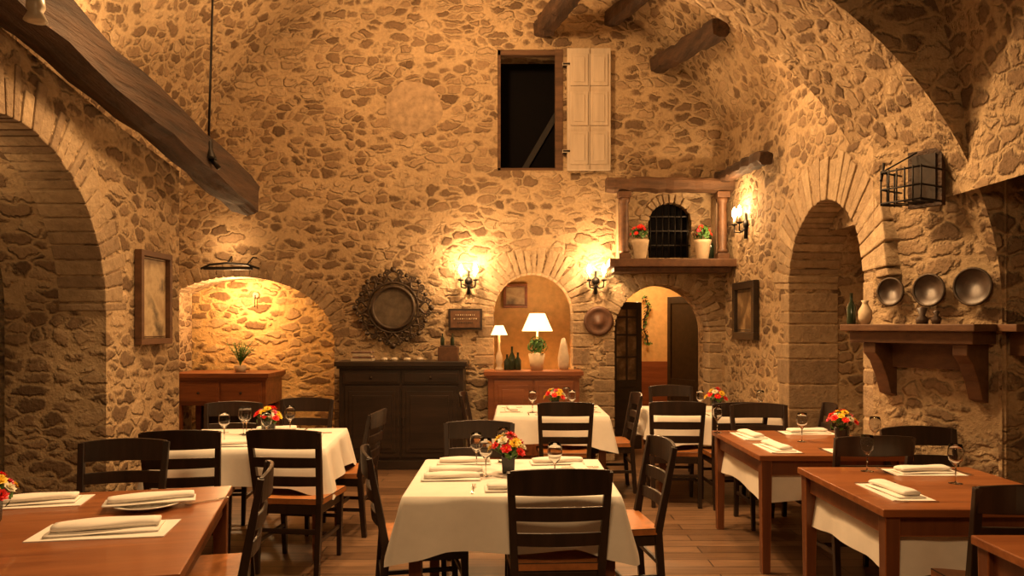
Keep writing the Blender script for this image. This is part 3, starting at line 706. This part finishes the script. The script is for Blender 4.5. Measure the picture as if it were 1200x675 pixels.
put(T1,ME_np,'folded_napkin',-.32,-.10,4); put(T1,ME_np,'folded_napkin',-.31,.08,0); put(T1,ME_kn,'knife',-.30,-.01,84); put(T1,ME_fk,'fork',-.30,.17,80)
chair(.2,3.72,3); chair(-.47,4.05,-78); chair(.56,4.3,97); chair(-.22,4.85,180)
T2=table(-1.82,5.5,1.1,1.0,4)
put(T2,ME_v[1],'flower_vase',.05,.1); setting(T2,-.1,-.35,0); setting(T2,-.38,.05,-90); setting(T2,.38,.0,90,glass=False); setting(T2,.05,.37,180)
put(T2,ME_gl,'wine_glass',-.12,.15); put(T2,ME_gl,'wine_glass',.18,.22)
chair(-1.38,5.02,-6); chair(-2.08,4.98,10); chair(-2.3,6.15,186); chair(-1.82,6.5,178); chair(-1.3,5.85,85)
T3=table(.36,7.3,1.0,.95)
put(T3,ME_v[2],'flower_vase',.05,.0); setting(T3,0,-.33,0); setting(T3,.36,0,90); setting(T3,-.36,0,-90)
chair(.45,6.72,0); chair(.9,7.3,92); chair(-.18,7.35,-92)
T4=table(1.83,7.25,1.08,.9)
put(T4,ME_v[0],'flower_vase',.1,0); setting(T4,-.28,-.3,0); setting(T4,.28,-.3,0)
chair(1.9,6.7,2); chair(1.7,7.95,180); chair(2.33,6.35,80); chair(1.42,6.78,-4)
T5=table(2.02,5.35,.96,1.15,0,False,under=True)
put(T5,ME_v[1],'flower_vase',.3,.05); setting(T5,-.28,-.3,90,True,False); setting(T5,-.28,.25,90,True); setting(T5,.2,-.42,0,True); setting(T5,.2,.42,180,True,False)
put(T5,ME_gl,'wine_glass',.0,.0)
chair(2.1,4.75,2); chair(2.02,6.02,180); chair(2.56,4.56,180)
T6=table(2.12,3.88,.98,1.02,0,False,under=True)
setting(T6,-.27,-.16,90,True,False); setting(T6,.14,.34,180,True,False); put(T6,ME_gl,'wine_glass',.15,.05); put(T6,ME_gl,'wine_glass',-.15,.38)
chair(2.1,3.38,0)
T7=table(2.22,2.54,.9,.85,0,False)
setting(T7,.1,.2,180,True,False)
T8=table(-1.78,3.06,1.1,1.42,13.5,False)
chair(-2.12,4.02,190); chair(-1.40,3.42,104)
S=(1.3,1.3,1.2)
put(T8,ME_pm,'placemat',-.28,.52,0,0,(1.15,1.15,1)); put(T8,ME_np,'folded_napkin',-.28,.52,4,.003,(1.15,1.15,1))
put(T8,ME_pl,'dinner_plate',.24,.30,0,0,(1.15,1.15,1.1)); put(T8,ME_np,'folded_napkin',.25,.31,8,.025,(1.2,1.1,1)); put(T8,ME_fk,'fork',.48,.36,-60)
put(T8,ME_pm,'placemat',.17,-.08,-4,0,S); put(T8,ME_np,'folded_napkin',.17,-.08,2,.003,S)
put(T8,ME_v[2],'flower_vase',-.32,.14)
# ------------------------------------------------------------------ lights
W=(1,.585,.255)
def pt(name,loc,e,r=.05,c=W,k=K):
    l=bpy.data.lights.new(name,'POINT'); l.energy=e; l.shadow_soft_size=r; l.color=c
    o=bpy.data.objects.new(name,l); o.location=Vector(loc)*k; C.collection.objects.link(o)
def sp(name,loc,tgt,e,ang,r=.08,c=W,bl=.8):
    l=bpy.data.lights.new(name,'SPOT'); l.energy=e; l.shadow_soft_size=r; l.color=c; l.spot_size=math.radians(ang); l.spot_blend=bl
    o=bpy.data.objects.new(name,l); o.location=Vector(loc)*K; o.rotation_euler=(Vector(tgt)-Vector(loc)).to_track_quat('-Z','Y').to_euler(); C.collection.objects.link(o)
pt('sconce_light',(-.45,7.76,2.08),38,.03); pt('sconce_light',(.87,7.76,2.08),38,.03); pt('sconce_light',(2.04,7.3,2.55),28,.03)
pt('table_lamp_light',(.27,8.2,1.52),26,.05); pt('table_lamp_light',(-.13,7.78,1.4),2,.03)
pt('alcove_light',(-2.9,8.1,1.75),46,.06); pt('alcove_light',(-2.92,7.75,2.25),8,.06)
pt('corridor_light',(1.6,9.3,2.0),38,.1)
pt('vault_fill_light',(-.6,6.0,4.4),230,.15)  # unseen general fill added for the vault and back wall
sp('vault_spot_light',(-2.9,5.2,3.0),(-2.6,6.0,4.6),110,120)
sp('arch_fill_spot',(-.2,6.4,3.95),(2.3,4.8,2.9),560,80)  # unseen spot added to brighten the rib soffit
sp('room_fill_spot',(.1,4.7,3.75),(.1,4.6,0),440,125,.2)  # this and the next three: fill spots added out of frame
sp('room_fill_spot',(-1.4,4.5,3.7),(-2.0,3.6,.7),320,110,.2)
sp('room_fill_spot',(1.2,4.6,3.45),(2.0,4.1,.7),280,100,.2)
sp('room_fill_spot',(0,5.6,4.0),(.8,7.0,.7),120,100,.2)
sp('room_fill_spot',(0,.3,2.9),(0,5,.6),190,105,.3)  # front fill added above the camera, no fixture modelled
pt('side_passage_light',(-3.1,4.2,2.2),5,.1)
w=bpy.data.worlds.new('world'); scene.world=w; w.use_nodes=True; bg=w.node_tree.nodes['Background']; bg.inputs[0].default_value=(.9,.55,.3,1); bg.inputs[1].default_value=.03
cam=bpy.data.cameras.new('camera'); cam.sensor_width=36; cam.lens=27; cam.shift_y=44.5/1200; cam.clip_end=100
co=bpy.data.objects.new('camera',cam); co.location=(0,0,1.551); co.rotation_euler=(pi/2,0,0); C.collection.objects.link(co); scene.camera=co
scene.view_settings.view_transform='Standard'
